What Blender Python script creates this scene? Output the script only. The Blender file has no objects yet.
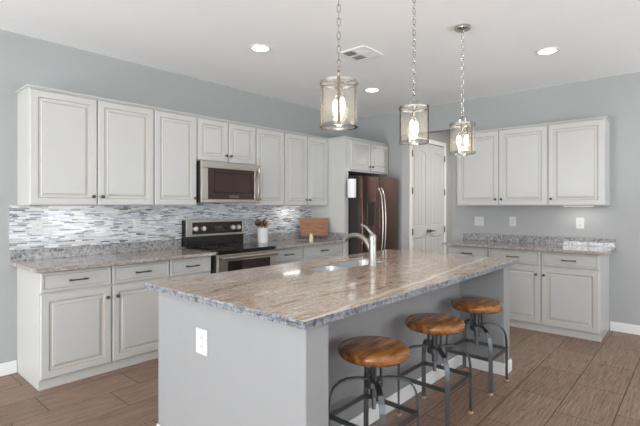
import bpy, bmesh, math, random
from mathutils import Vector, Matrix
random.seed(7)
PI = math.pi
S = bpy.context.scene
COL = S.collection

# ------------------------------------------------------------------ camera
YAW = 41.409
cam = bpy.data.cameras.new('camera')
cam.sensor_width = 36.0
cam.lens = 434.29 / 640 * 36.0
cam.shift_y = -7.15 / 640
cam.clip_start = 0.05
co = bpy.data.objects.new('camera', cam)
COL.objects.link(co)
co.location = (0, 0, 1.368)
co.rotation_euler = (PI / 2, 0, math.radians(YAW - 90))
S.camera = co

# ------------------------------------------------------------------ world, exposure
w = bpy.data.worlds.new('sky'); S.world = w; w.use_nodes = True
wn = w.node_tree.nodes
wn['Background'].inputs[0].default_value = (0.80, 0.90, 1.0, 1)
wn['Background'].inputs[1].default_value = 1.6
S.view_settings.view_transform = 'Standard'
S.view_settings.look = 'None'
S.view_settings.gamma = 1
S.view_settings.use_curve_mapping = False
S.view_settings.exposure = -0.31

def area(name, loc, rot, sx, sy, power, color=(1, 1, 1)):
    l = bpy.data.lights.new(name, 'AREA'); l.shape = 'RECTANGLE'
    l.size = sx; l.size_y = sy; l.energy = power; l.color = color
    o = bpy.data.objects.new(name, l); COL.objects.link(o)
    o.location = loc; o.rotation_euler = rot
    return o
# lights at the patio door and added windows: one shining straight in, and
# an added fill light tilted up to brighten the ceiling
DAY = (1.0, 0.985, 0.965)
CEIL_FILL = (0.94, 0.98, 1.0)
def daylight(name, x, y, z, face, wd, ht, sky_power, fill_power, tilt=48):
    """face: 'X' shines towards +X, 'Y' towards +Y"""
    t = math.radians(tilt)
    if face == 'X':
        area(name, (x, y, z), (0, -PI / 2, 0), ht, wd, sky_power, DAY)
        area(name + '_ceiling_fill', (x - 0.25, y, 0.35), (0, -PI / 2 - t, 0), 0.9, wd, fill_power, CEIL_FILL)
    else:
        area(name, (x, y, z), (PI / 2, 0, 0), wd, ht, sky_power, DAY)
        area(name + '_ceiling_fill', (x, y - 0.25, 0.35), (PI / 2 + t, 0, 0), wd, 0.9, fill_power, CEIL_FILL)
daylight('daylight_patio_door', -3.35, 2.45, 1.15, 'X', 1.5, 2.1, 175, 150)
daylight('added_side_window_light', -3.35, -0.9, 1.55, 'X', 2.9, 1.6, 200, 280)  # fill light at an unseen, added side window
daylight('added_front_window_light', 0.4, -3.85, 1.45, 'Y', 3.0, 1.9, 28, 235)  # fill light at an added window in the unseen front wall
daylight('added_front_window_light', 4.1, -3.85, 1.45, 'Y', 2.3, 1.9, 60, 250)  # second added front window light

# ------------------------------------------------------------------ measures
YW, XW, ZC = 4.236, 5.693, 2.788
XL, YF = -3.0, -3.5
CT = 0.914

# ------------------------------------------------------------------ materials
def lin(c):
    return tuple(((v / 255) / 12.92 if v / 255 <= 0.04045 else ((v / 255 + 0.055) / 1.055) ** 2.4) for v in c)

class NT:
    def __init__(s, name):
        s.m = bpy.data.materials.new(name); s.m.use_nodes = True
        s.t = s.m.node_tree; s.b = s.t.nodes['Principled BSDF']
        s._c = None
    def n(s, typ, **kw):
        x = s.t.nodes.new(typ)
        for k, v in kw.items(): setattr(x, k, v)
        return x
    def l(s, a, b): s.t.links.new(a, b)
    def coords(s, scale=(1, 1, 1), loc=(0, 0, 0), rot=(0, 0, 0)):
        tc = s.n('ShaderNodeTexCoord'); mp = s.n('ShaderNodeMapping')
        mp.inputs['Location'].default_value = loc; mp.inputs['Rotation'].default_value = rot
        mp.inputs['Scale'].default_value = scale
        s.l(tc.outputs['Object'], mp.inputs[0]); return mp.outputs[0]
    def noise(s, vec, scale, detail=4, rough=0.55, dist=0.0):
        x = s.n('ShaderNodeTexNoise'); x.inputs['Scale'].default_value = scale
        x.inputs['Detail'].default_value = detail; x.inputs['Roughness'].default_value = rough
        x.inputs['Distortion'].default_value = dist
        s.l(vec, x.inputs['Vector']); return x.outputs['Fac']
    def ramp(s, fac, stops, interp='LINEAR'):
        r = s.n('ShaderNodeValToRGB'); r.color_ramp.interpolation = interp
        e = r.color_ramp.elements
        while len(e) < len(stops): e.new(0.5)
        for i, (p, c) in enumerate(stops):
            e[i].position = p; e[i].color = (*c, 1) if len(c) == 3 else c
        s.l(fac, r.inputs[0]); return r.outputs[0]
    def mix(s, fac, a, b, blend='MIX'):
        x = s.n('ShaderNodeMix', data_type='RGBA', blend_type=blend)
        for v, i in ((fac, 0), (a, 6), (b, 7)):
            if isinstance(v, (int, float)): x.inputs[i].default_value = v
            elif isinstance(v, tuple): x.inputs[i].default_value = (*v, 1)
            else: s.l(v, x.inputs[i])
        return x.outputs[2]
    def math(s, op, a, b=0.0):
        x = s.n('ShaderNodeMath', operation=op)
        for v, i in ((a, 0), (b, 1)):
            if isinstance(v, (int, float)): x.inputs[i].default_value = v
            else: s.l(v, x.inputs[i])
        return x.outputs[0]
    def bump(s, h, strength=0.1, dist=0.01):
        x = s.n('ShaderNodeBump'); x.inputs['Strength'].default_value = strength
        x.inputs['Distance'].default_value = dist
        s.l(h, x.inputs['Height']); s.l(x.outputs[0], s.b.inputs['Normal'])
    def set(s, color=None, rough=0.5, metal=0.0, spec=None, coat=None):
        if color is not None:
            if isinstance(color, tuple): s.b.inputs['Base Color'].default_value = (*color, 1)
            else: s.l(color, s.b.inputs['Base Color'])
        if isinstance(rough, (int, float)): s.b.inputs['Roughness'].default_value = rough
        else: s.l(rough, s.b.inputs['Roughness'])
        s.b.inputs['Metallic'].default_value = metal
        if spec is not None: s.b.inputs['Specular IOR Level'].default_value = spec
        if coat: s.b.inputs['Coat Weight'].default_value = coat; s.b.inputs['Coat Roughness'].default_value = 0.05
        return s.m

def paint(name, c, rough=0.5, bump=0.0, bscale=180):
    t = NT(name); v = t.coords()
    f = t.noise(v, 6, 3)
    col = t.ramp(f, [(0.3, tuple(x * 0.99 for x in c)), (0.7, tuple(min(1, x * 1.01) for x in c))])
    if bump: t.bump(t.noise(v, bscale, 2), bump, 0.003)
    return t.set(col, rough)

def metal(name, c, rough=0.3, stretch=(1, 1, 60)):
    t = NT(name); v = t.coords(scale=stretch)
    f = t.noise(v, 12, 3)
    col = t.ramp(f, [(0.3, tuple(x * 0.92 for x in c)), (0.7, c)])
    return t.set(col, rough, 1.0)

def glow(name, c, strength):
    t = NT(name); t.set(c, 0.4)
    t.b.inputs['Emission Color'].default_value = (*c, 1)
    t.b.inputs['Emission Strength'].default_value = strength
    return t.m

M = {}
M['wall'] = paint('grey_wall_paint', lin((171, 172, 171)), 0.6, 0.12)
M['island_wall'] = paint('pale_grey_island_paint', lin((148, 148, 148)), 0.55, 0.12)
M['ceiling'] = paint('white_ceiling_paint', lin((247, 247, 247)), 0.75, 0.15, 120)
M['cab'] = paint('off_white_cabinet_paint', lin((198, 197, 193)), 0.38)
M['trim'] = paint('white_trim_paint', lin((236, 236, 234)), 0.4)
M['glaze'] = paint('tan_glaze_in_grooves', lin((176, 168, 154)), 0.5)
M['gap'] = paint('shadow_gap_frame', lin((186, 181, 172)), 0.5)
M['door'] = paint('white_door_paint', lin((205, 205, 205)), 0.35)
M['plate'] = paint('white_plastic', lin((210, 210, 208)), 0.35)
M['slot'] = paint('dark_slots', lin((80, 80, 80)), 0.5)
M['steel'] = metal('brushed_stainless', lin((196, 190, 182)), 0.28, (1, 1, 40))
M['sinksteel'] = metal('satin_sink_steel', lin((205, 205, 205)), 0.3, (20, 1, 1))
M['nickel'] = metal('brushed_nickel', lin((178, 174, 167)), 0.34)
M['chrome'] = metal('polished_nickel', lin((190, 184, 176)), 0.12)
M['knob'] = metal('satin_knob', lin((225, 222, 218)), 0.45)
M['strap'] = metal('dark_warm_nickel', lin((128, 112, 98)), 0.3)
M['bronze'] = metal('dark_bronze', lin((104, 94, 84)), 0.38)
M['iron'] = metal('gunmetal_grey_iron', lin((118, 121, 124)), 0.4)
M['fridge'] = metal('dark_brown_stainless', lin((124, 100, 92)), 0.2, (30, 1, 1))
M['fridgeside'] = paint('black_appliance_side', lin((44, 38, 36)), 0.35)
M['black'] = paint('black_enamel', lin((26, 22, 21)), 0.12)
M['blackglass'] = paint('black_glass', lin((40, 27, 22)), 0.05)
M['brownglass'] = paint('brown_oven_glass', lin((56, 37, 30)), 0.08)
M['copper'] = paint('tan_rubber_glide', lin((176, 146, 120)), 0.45)
M['ceramic'] = paint('white_ceramic', lin((234, 236, 238)), 0.25)
M['paper'] = paint('white_paper', lin((247, 247, 247)), 0.8)
M['wax'] = paint('cream_wax', lin((226, 210, 176)), 0.5)
M['grille'] = paint('dusty_duct', lin((120, 106, 96)), 0.7)
M['bulb'] = glow('lit_bulb', (1.0, 0.86, 0.66), 22)
M['can'] = glow('lit_diffuser', (1.0, 0.97, 0.92), 12)
M['strip'] = glow('lit_strip', (1.0, 0.98, 0.95), 1.6)
M['clock'] = glow('display', (0.03, 0.035, 0.05), 0.1)

def granite(name, stretch, rotz, stops, speck, veins=False, rough=0.07, fine=60, dark=0.40):
    """flowing base colour, then mineral grains of two sizes"""
    t = NT(name)
    v = t.coords(scale=stretch, rot=(0, 0, rotz)); v1 = t.coords()
    warp = t.noise(v, 1.5, 10, 0.70, 1.6)
    col = t.ramp(warp, stops)
    f2 = t.noise(v1, fine, 5, 0.75)
    s1 = t.ramp(f2, [(dark - 0.08, (0.20, 0.19, 0.20)), (dark + 0.02, (0.85, 0.85, 0.86)), (0.52, (1, 1, 1)), (0.66, (1.32, 1.30, 1.28))])
    col = t.mix(speck, col, s1, 'MULTIPLY')
    f3 = t.noise(t.coords(scale=(1, 1.6, 1.6)), fine * 0.3, 6, 0.7, 0.5)
    s2 = t.ramp(f3, [(0.34, (0.50, 0.50, 0.52)), (0.46, (1, 1, 1)), (0.64, (1.12, 1.10, 1.08))])
    col = t.mix(speck * 0.9, col, s2, 'MULTIPLY')
    if veins:
        sx = t.n('ShaderNodeSeparateXYZ'); t.l(v1, sx.inputs[0])
        wob = t.noise(v1, 2.2, 3)
        line = t.math('SUBTRACT', t.math('ADD', sx.outputs[1], 0.575), t.math('ADD', t.math('MULTIPLY', sx.outputs[0], 0.092), t.math('MULTIPLY', wob, 0.11)))
        d = t.math('ABSOLUTE', line)
        k = t.ramp(d, [(0.004, (1, 1, 1)), (0.024, (0, 0, 0))])
        col = t.mix(t.math('MULTIPLY', k, 0.7), col, lin((222, 212, 198)))
    return t.set(col, rough, 0, 0.5)
TAN = [(0.28, lin((120, 92, 74))), (0.40, lin((158, 132, 112))), (0.48, lin((190, 174, 158))), (0.54, lin((168, 150, 134))), (0.60, lin((200, 190, 178))), (0.68, lin((178, 170, 164))), (0.76, lin((150, 124, 104)))]
GREY = [(0.28, lin((98, 98, 102))), (0.42, lin((144, 144, 147))), (0.55, lin((176, 174, 172))), (0.70, lin((122, 117, 114)))]
MIX = [(0.3, lin((70, 70, 74))), (0.42, lin((108, 108, 110))), (0.52, lin((150, 155, 162))), (0.62, lin((98, 94, 92))), (0.75, lin((136, 134, 132)))]  # cool grey of the window reflection mixed into the edge stone colour
PINK = [(0.3, lin((112, 104, 100))), (0.45, lin((152, 144, 138))), (0.6, lin((178, 172, 168))), (0.75, lin((138, 126, 116)))]
M['granite'] = granite('tan_streaked_granite', (1.4, 7.0, 7.0), 0.14, TAN, 0.85, True, fine=75)
M['granite_plain'] = granite('tan_granite', (2.0, 8.0, 8.0), 0.1, [(p, tuple(x * 0.5 + sum(c) / 3 * 0.5 for x in c)) for p, c in TAN], 0.85, fine=60)
M['granite_edge_sheen'] = granite('speckled_granite_edge_sheen', (12, 12, 12), 0, MIX, 1.0, rough=0.2, fine=55, dark=0.42)
M['granite_grey'] = granite('pink_grey_granite', (7, 7, 7), 0, PINK, 0.9, rough=0.03, fine=60)
M['granite_splash'] = granite('grey_blotched_granite', (10, 10, 10), 0, GREY, 1.0, rough=0.03, fine=42, dark=0.44)

def mosaic():
    t = NT('glass_strip_mosaic')
    tc = t.n('ShaderNodeTexCoord'); sep = t.n('ShaderNodeSeparateXYZ'); cmb = t.n('ShaderNodeCombineXYZ')
    t.l(tc.outputs['Object'], sep.inputs[0]); t.l(sep.outputs[0], cmb.inputs[0]); t.l(sep.outputs[2], cmb.inputs[1])
    b = t.n('ShaderNodeTexBrick'); t.l(cmb.outputs[0], b.inputs['Vector'])
    b.offset = 0.37; b.offset_frequency = 2; b.squash = 0.62; b.squash_frequency = 3
    b.inputs['Color1'].default_value = (0, 0, 0, 1); b.inputs['Color2'].default_value = (1, 1, 1, 1)
    b.inputs['Mortar'].default_value = (0.5, 0.5, 0.5, 1)
    b.inputs['Scale'].default_value = 1; b.inputs['Mortar Size'].default_value = 0.0011
    b.inputs['Brick Width'].default_value = 0.086; b.inputs['Row Height'].default_value = 0.0125
    col = t.ramp(b.outputs['Color'], [(0.0, lin((92, 96, 108))), (0.08, lin((146, 148, 154))), (0.18, lin((184, 184, 186))),
        (0.34, lin((206, 207, 209))), (0.56, lin((226, 227, 229))), (0.78, lin((180, 186, 198))), (0.87, lin((204, 201, 197))), (0.95, lin((138, 132, 130)))], 'CONSTANT')
    vn = t.noise(t.coords(scale=(6, 1, 40)), 3, 3)
    col = t.mix(0.25, col, t.ramp(vn, [(0.3, (0.75, 0.76, 0.78)), (0.7, (1.05, 1.05, 1.05))]), 'MULTIPLY')
    col = t.mix(b.outputs['Fac'], col, lin((206, 206, 204)))
    t.bump(t.math('SUBTRACT', 1.0, b.outputs['Fac']), 0.25, 0.002)
    return t.set(col, 0.16)
M['mosaic'] = mosaic()

def floor_mat():
    t = NT('brown_wood_look_tile')
    v = t.coords(loc=(-0.15, -0.11, 0))
    b = t.n('ShaderNodeTexBrick'); t.l(v, b.inputs['Vector'])
    b.offset = 0.64; b.offset_frequency = 2; b.squash = 1; b.squash_frequency = 2
    b.inputs['Color1'].default_value = (0, 0, 0, 1); b.inputs['Color2'].default_value = (1, 1, 1, 1)
    b.inputs['Scale'].default_value = 1; b.inputs['Mortar Size'].default_value = 0.0034
    b.inputs['Brick Width'].default_value = 0.61; b.inputs['Row Height'].default_value = 0.315
    tile = t.ramp(b.outputs['Color'], [(0, lin((132, 106, 89))), (0.5, lin((137, 111, 94))), (1, lin((143, 117, 100)))])
    g = t.noise(t.coords(scale=(0.9, 22, 1), loc=(0.3, 0, 0)), 5, 6, 0.75, 0.9)
    grain = t.ramp(g, [(0.36, (0.42, 0.40, 0.38)), (0.5, (1, 1, 1)), (0.64, (1.55, 1.52, 1.48))])
    col = t.mix(0.9, tile, grain, 'MULTIPLY')
    col = t.mix(b.outputs['Fac'], col, lin((66, 52, 45)))
    h = t.math('SUBTRACT', t.math('MULTIPLY', g, 0.4), b.outputs['Fac'])
    t.bump(h, 0.25, 0.003)
    return t.set(col, 0.42)
M['floor'] = floor_mat()

def wood(name, dark, mid, light, scale=(1.5, 14, 14), rough=0.3, strips=0.0):
    t = NT(name); v = t.coords(scale=scale)
    f = t.noise(v, 2.2, 6, 0.6, 1.4)
    col = t.ramp(f, [(0.30, dark), (0.48, mid), (0.68, light)])
    if strips:
        sp = t.n('ShaderNodeSeparateXYZ'); t.l(t.coords(), sp.inputs[0])
        idx = t.math('FLOOR', t.math('MULTIPLY', t.math('ADD', sp.outputs[1], 5.03), 1 / strips))
        wn_ = t.n('ShaderNodeTexWhiteNoise', noise_dimensions='1D'); t.l(idx, wn_.inputs['W'])
        col = t.mix(0.8, col, t.ramp(wn_.outputs['Value'], [(0, (0.55, 0.5, 0.45)), (0.5, (0.95, 0.92, 0.9)), (1, (1.3, 1.3, 1.25))]), 'MULTIPLY')
    return t.set(col, rough)
M['seat'] = wood('honey_brown_acacia', lin((100, 60, 28)), lin((142, 90, 46)), lin((180, 126, 68)), (1.2, 9, 9), rough=0.2, strips=0.085)
M['board'] = wood('brown_board_wood', lin((86, 50, 30)), lin((140, 88, 56)), lin((170, 116, 78)), (2, 2, 22), 0.45)
M['spoon'] = wood('spoon_wood', lin((120, 84, 54)), lin((160, 116, 78)), lin((190, 150, 108)), (6, 6, 6), 0.5)
M['darkspoon'] = wood('dark_spoon_wood', lin((44, 26, 20)), lin((62, 38, 28)), lin((80, 50, 38)), (6, 6, 6), 0.4)

def glass_mat(name, tint, seeds=False, glossy=0.06, ior=1.5, haze=0.0):
    t = NT(name); t.t.nodes.remove(t.b)
    out = t.t.nodes['Material Output']
    tr = t.n('ShaderNodeBsdfTransparent'); tr.inputs[0].default_value = (*tint, 1)
    gl = t.n('ShaderNodeBsdfGlossy'); gl.inputs['Roughness'].default_value = glossy
    fr = t.n('ShaderNodeFresnel'); fr.inputs[0].default_value = ior
    if seeds:
        v = t.coords(scale=(1, 1, 0.5)); f = t.noise(v, 60, 3)
        bp = t.n('ShaderNodeBump'); bp.inputs['Strength'].default_value = 0.15; bp.inputs['Distance'].default_value = 0.004
        t.l(f, bp.inputs['Height']); t.l(bp.outputs[0], gl.inputs['Normal']); t.l(bp.outputs[0], fr.inputs['Normal'])
    gm = t.n('ShaderNodeNewGeometry')      # thin sheet: reflect on the entering face only
    fac = t.math('MULTIPLY', fr.outputs[0], t.math('SUBTRACT', 1.0, gm.outputs['Backfacing']))
    mx = t.n('ShaderNodeMixShader'); t.l(fac, mx.inputs[0]); t.l(tr.outputs[0], mx.inputs[1]); t.l(gl.outputs[0], mx.inputs[2])
    last = mx.outputs[0]
    if haze:
        tl = t.n('ShaderNodeBsdfTranslucent'); tl.inputs[0].default_value = (0.95, 0.91, 0.84, 1)
        m2 = t.n('ShaderNodeMixShader'); m2.inputs[0].default_value = haze
        t.l(last, m2.inputs[1]); t.l(tl.outputs[0], m2.inputs[2]); last = m2.outputs[0]
    t.l(last, out.inputs[0])
    return t.m
M['pane'] = glass_mat('clear_window_glass', (0.96, 0.98, 1.0), glossy=0.02)
M['lantern_glass'] = glass_mat('seeded_champagne_glass', (0.998, 0.993, 0.982), True, 0.05, 1.4, 0.02)

# ------------------------------------------------------------------ helpers
def wloc(o):
    v = Vector((0, 0, 0))
    while o: v += o.location; o = o.parent
    return v

def finish(name, bm, mat, parent=None, bevel=0.0, smooth=False, seg=2, loc=None):
    """bm in world coordinates -> one linked mesh object"""
    bmesh.ops.recalc_face_normals(bm, faces=bm.faces[:])
    base = wloc(parent) if parent else (Vector(loc) if loc else Vector((0, 0, 0)))
    if base.length: bmesh.ops.translate(bm, verts=bm.verts[:], vec=-base)
    me = bpy.data.meshes.new(name); bm.to_mesh(me); bm.free()
    for m in (mat if isinstance(mat, (list, tuple)) else [mat]): me.materials.append(m)
    if smooth:
        for p in me.polygons: p.use_smooth = True
        if smooth != 'all': me.set_sharp_from_angle(angle=math.radians(38))
    o = bpy.data.objects.new(name, me); COL.objects.link(o)
    if parent: o.parent = parent
    elif loc: o.location = loc
    if bevel:
        b = o.modifiers.new('bevel', 'BEVEL'); b.width = bevel; b.segments = seg; b.limit_method = 'ANGLE'; b.angle_limit = math.radians(40)
    return o

def tag(o, label, cat, group=None):
    o['label'] = label; o['category'] = cat
    if group: o['group'] = group
    return o

def thing(name, label, cat, loc=(0, 0, 0), group=None):
    o = bpy.data.objects.new(name, None); COL.objects.link(o)
    o.empty_display_size = 0.05
    o.location = loc
    return tag(o, label, cat, group)

def struct(o): o['kind'] = 'structure'; return o

def box(bm, x0, x1, y0, y1, z0, z1, mi=0):
    vs = [bm.verts.new((x, y, z)) for z in (z0, z1) for (x, y) in ((x0, y0), (x1, y0), (x1, y1), (x0, y1))]
    for q in ((3, 2, 1, 0), (4, 5, 6, 7), (0, 1, 5, 4), (1, 2, 6, 5), (2, 3, 7, 6), (3, 0, 4, 7)):
        f = bm.faces.new([vs[i] for i in q]); f.material_index = mi
    return vs

def bx(*a):
    bm = bmesh.new(); box(bm, *a); return bm

def lathe(bm, prof, cx=0, cy=0, cz=0, n=32, mi=0, axis='Z', close=True):
    """prof: list of (r, z)"""
    rings = []
    for r, z in prof:
        ring = []
        for i in range(n):
            a = 2 * PI * i / n
            if axis == 'Z': p = (cx + r * math.cos(a), cy + r * math.sin(a), cz + z)
            elif axis == 'Y': p = (cx + r * math.cos(a), cy + z, cz + r * math.sin(a))
            else: p = (cx + z, cy + r * math.cos(a), cz + r * math.sin(a))
            ring.append(bm.verts.new(p))
        rings.append(ring)
    for a, b in zip(rings, rings[1:]):
        for i in range(n):
            f = bm.faces.new((a[i], a[(i + 1) % n], b[(i + 1) % n], b[i])); f.material_index = mi
    if close:
        for rg in (rings[0], rings[-1]):
            f = bm.faces.new(rg); f.material_index = mi
    return rings

def tube(bm, pts, r, n=10, mi=0, closed=False, flat=None):
    """round or flat (half width, half thickness, width direction) section swept along pts"""
    pts = [Vector(p) for p in pts]; rings = []; m = len(pts)
    prev = None
    for i, p in enumerate(pts):
        if closed: t = (pts[(i + 1) % m] - pts[i - 1]).normalized()
        else: t = (pts[min(i + 1, m - 1)] - pts[max(i - 1, 0)]).normalized()
        if flat:
            wd = Vector(flat[2]); wd = (wd - t * wd.dot(t)).normalized(); nd = t.cross(wd).normalized()
            hw, ht = flat[0], flat[1]
            ring = [bm.verts.new(p + wd * a * hw + nd * b * ht) for a, b in ((-1, -1), (1, -1), (1, 1), (-1, 1))]
        else:
            if prev is None:
                up = Vector((0, 0, 1)) if abs(t.z) < 0.9 else Vector((1, 0, 0))
                a = t.cross(up).normalized()
            else:
                a = (prev - t * prev.dot(t)).normalized()
            prev = a; b = t.cross(a)
            rr = r[i] if isinstance(r, (list, tuple)) else r
            ring = [bm.verts.new(p + (a * math.cos(2 * PI * k / n) + b * math.sin(2 * PI * k / n)) * rr) for k in range(n)]
        rings.append(ring)
    k = len(rings[0])
    prs = list(zip(rings, rings[1:])) + ([(rings[-1], rings[0])] if closed else [])
    for a, b in prs:
        for i in range(k):
            f = bm.faces.new((a[i], a[(i + 1) % k], b[(i + 1) % k], b[i])); f.material_index = mi
    if not closed:
        for rg in (rings[0], rings[-1]): bm.faces.new(rg).material_index = mi

def ring_band(bm, ro, ri, z0, z1, cx, cy, n=40, mi=0):
    lo, li, ho, hi = [], [], [], []
    for i in range(n):
        a = 2 * PI * i / n; c, s = math.cos(a), math.sin(a)
        lo.append(bm.verts.new((cx + ro * c, cy + ro * s, z0))); ho.append(bm.verts.new((cx + ro * c, cy + ro * s, z1)))
        li.append(bm.verts.new((cx + ri * c, cy + ri * s, z0))); hi.append(bm.verts.new((cx + ri * c, cy + ri * s, z1)))
    for i in range(n):
        j = (i + 1) % n
        for q in ((lo[i], lo[j], ho[j], ho[i]), (li[j], li[i], hi[i], hi[j]), (ho[i], ho[j], hi[j], hi[i]), (lo[j], lo[i], li[i], li[j])):
            bm.faces.new(q).material_index = mi

def dup(root, loc, label=None, rz=None):
    r = root.copy(); COL.objects.link(r); r.location = loc
    if rz is not None: r.rotation_euler = (0, 0, rz)
    if label: r['label'] = label
    for ch in list(root.children):
        c = ch.copy(); COL.objects.link(c); c.parent = r
        for g in list(ch.children):
            d = g.copy(); COL.objects.link(d); d.parent = c
    return r

# frames: (u along the run seen left to right, n out from the wall, z up) -> world
def FL(u, n, z): return Vector((u, YW - n, z))                 # range wall
def FR(u, n, z): return Vector((XW - n, -u, z))                # right wall, u = -Y
def fbox(bm, F, u0, u1, n0, n1, z0, z1, mi=0):
    a, b = F(u0, n0, z0), F(u1, n1, z1)
    box(bm, min(a.x, b.x), max(a.x, b.x), min(a.y, b.y), max(a.y, b.y), z0, z1, mi)

def panel_front(F, u0, u1, z0, z1, n0, th, prof, crown=None):
    """raised panel door or drawer front: nested loops (inset, depth, material index of the strip that follows)"""
    bm = bmesh.new(); loops = []
    def loop(ins, n):
        return [bm.verts.new(F(u, n, z)) for u, z in ((u0 + ins, z0 + ins), (u1 - ins, z0 + ins), (u1 - ins, z1 - ins), (u0 + ins, z1 - ins))]
    seq = [(0, -th, 0), (0, -0.004, 0), (0.004, 0, 0)] + prof
    for ins, d, mi in seq: loops.append(loop(ins, n0 + th + d))
    bm.faces.new(loops[0])
    for (a, b, s) in zip(loops, loops[1:], seq):
        for i in range(4):
            f = bm.faces.new((a[i], a[(i + 1) % 4], b[(i + 1) % 4], b[i])); f.material_index = s[2]
    bm.faces.new(loops[-1])
    return bm
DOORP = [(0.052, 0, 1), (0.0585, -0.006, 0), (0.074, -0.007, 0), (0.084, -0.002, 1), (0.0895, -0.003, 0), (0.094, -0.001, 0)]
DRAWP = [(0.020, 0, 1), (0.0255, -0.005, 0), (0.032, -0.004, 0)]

def knob_bm(F, u, n, z):
    bm = bmesh.new()
    prof = [(0.008, 0), (0.006, 0.004), (0.005, 0.012), (0.012, 0.016), (0.0155, 0.021), (0.014, 0.027), (0.008, 0.030), (0.001, 0.031)]
    m = 14; rings = []
    for r, h in prof:
        rings.append([bm.verts.new(F(u + r * math.cos(2 * PI * i / m), n + h, z + r * math.sin(2 * PI * i / m))) for i in range(m)])
    for a, b in zip(rings, rings[1:]):
        for i in range(m): bm.faces.new((a[i], a[(i + 1) % m], b[(i + 1) % m], b[i]))
    bm.faces.new(rings[0]); bm.faces.new(rings[-1])
    return bm

def pull_bm(F, u, n, z, hw=0.068):
    bm = bmesh.new()
    tube(bm, [F(u - hw, n + 0.026, z), F(u - hw * .4, n + 0.031, z), F(u + hw * .4, n + 0.031, z), F(u + hw, n + 0.026, z)], [0.0075, 0.0055, 0.0055, 0.0075], 8)
    for s in (-1, 1): tube(bm, [F(u + s * hw * .8, n, z), F(u + s * hw * .8, n + 0.028, z)], [0.007, 0.005], 8)
    return bm

def add_door(cab, F, u0, u1, z0, z1, n0, knob_u=None, knob_z=None, th=0.02):
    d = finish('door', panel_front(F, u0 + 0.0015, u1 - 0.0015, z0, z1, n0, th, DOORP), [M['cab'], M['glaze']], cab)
    if knob_u is not None: finish('knob', knob_bm(F, knob_u, n0 + th, knob_z), M['bronze'], d, smooth=True)
    return d

def add_drawer(cab, F, u0, u1, z0, z1, n0, th=0.02):
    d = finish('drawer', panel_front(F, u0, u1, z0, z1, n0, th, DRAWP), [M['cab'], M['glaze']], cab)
    finish('handle', pull_bm(F, (u0 + u1) / 2, n0 + th, (z0 + z1) / 2), M['bronze'], d, smooth=True)
    return d

def crown(cab, F, u0, u1, depth, ztop, ends=(0, 0), z0=None):
    bm = bmesh.new()
    a, b = u0 - 0.016 * ends[0], u1 + 0.016 * ends[1]
    fbox(bm, F, u0 - 0.006 * ends[0], u1 + 0.006 * ends[1], 0.001, depth + 0.008, ztop - 0.024, ztop - 0.013)
    fbox(bm, F, a, b, 0.001, depth + 0.020, ztop - 0.013, ztop)
    finish('crown_moulding', bm, M['cab'], cab, 0.003)

def wall_cabinet(label, F, u0, u1, z0, z1, doors, depth=0.309, ends=(0, 0), name='wall_cabinet', group=None, knobz=None):
    """doors: list of (u0, u1, knob_u or None)"""
    c = thing(name, label, 'cabinet', F((u0 + u1) / 2, depth / 2, z0), group)
    bm = bmesh.new(); fbox(bm, F, u0 + 0.0006, u1 - 0.0006, 0.001, depth, z0, z1 - 0.024)
    finish('body', bm, M['cab'], c, 0.0015)
    for d0, d1, k in doors:
        add_door(c, F, d0, d1, z0 + 0.006, z1 - 0.03, depth, k, (knobz or z0 + 0.075))
    crown(c, F, u0, u1, depth, z1, ends)
    return c

def base_cabinet(label, F, u0, u1, cols, depth=0.564, ends=(0, 0), zt=0.883, group=None):
    """cols: list of (u0, u1, knob_u)"""
    c = thing('base_cabinet', label, 'cabinet', F((u0 + u1) / 2, depth / 2, 0), group)
    bm = bmesh.new(); fbox(bm, F, u0 + 0.0006, u1 - 0.0006, 0.001, depth, 0.075, zt)
    finish('body', bm, M['cab'], c, 0.0015)
    bm = bmesh.new(); fbox(bm, F, u0 + 0.0006, u1 - 0.0006, 0.001, depth - 0.006, 0.0005, 0.075)
    finish('toe_kick', bm, M['cab'], c)
    for d0, d1, k in cols:
        add_drawer(c, F, d0, d1, 0.724, 0.872, depth)
        add_door(c, F, d0, d1, 0.082, 0.706, depth, k, 0.622)
    return c

# ------------------------------------------------------------------ the setting
XH = 7.40            # end of the side hall
struct(finish('floor', bx(XL - 0.15, XH + 0.15, YF - 0.15, YW + 0.15, -0.10, 0.0), M['floor']))
struct(finish('ceiling', bx(XL - 0.15, XH + 0.15, YF - 0.15, YW + 0.15, ZC, ZC + 0.1), M['ceiling']))
struct(finish('wall_back', bx(XL - 0.15, XW, YW, YW + 0.15, 0, ZC), M['wall']))
# right wall: the long piece, a header over the hall opening, and the piece behind the refrigerator
Y0H, Y1H = 2.545, 3.382
bm = bmesh.new()
box(bm, XW, XW + 0.13, YF - 0.15, Y0H, 0, ZC); box(bm, XW, XW + 0.13, Y0H, Y1H, 2.43, ZC)
box(bm, XW, XW + 0.13, Y1H, YW + 0.15, 0, ZC)
struct(finish('wall_right', bm, M['wall']))
bm = bmesh.new(); box(bm, XW + 0.13, 5.972, Y1H, Y1H + 0.13, 0, ZC); box(bm, 7.088, XH + 0.15, Y1H, Y1H + 0.13, 0, ZC)
box(bm, 5.972, 7.088, Y1H, Y1H + 0.13, 2.392, ZC)
struct(finish('wall_hall', bm, M['wall']))
struct(finish('wall_hall_end', bx(XH, XH + 0.15, 0.6, Y1H, 0, ZC), M['wall']))
struct(finish('wall_hall_near', bx(XW + 0.13, XH + 0.15, 0.45, 0.6, 0, ZC), M['wall']))

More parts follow.
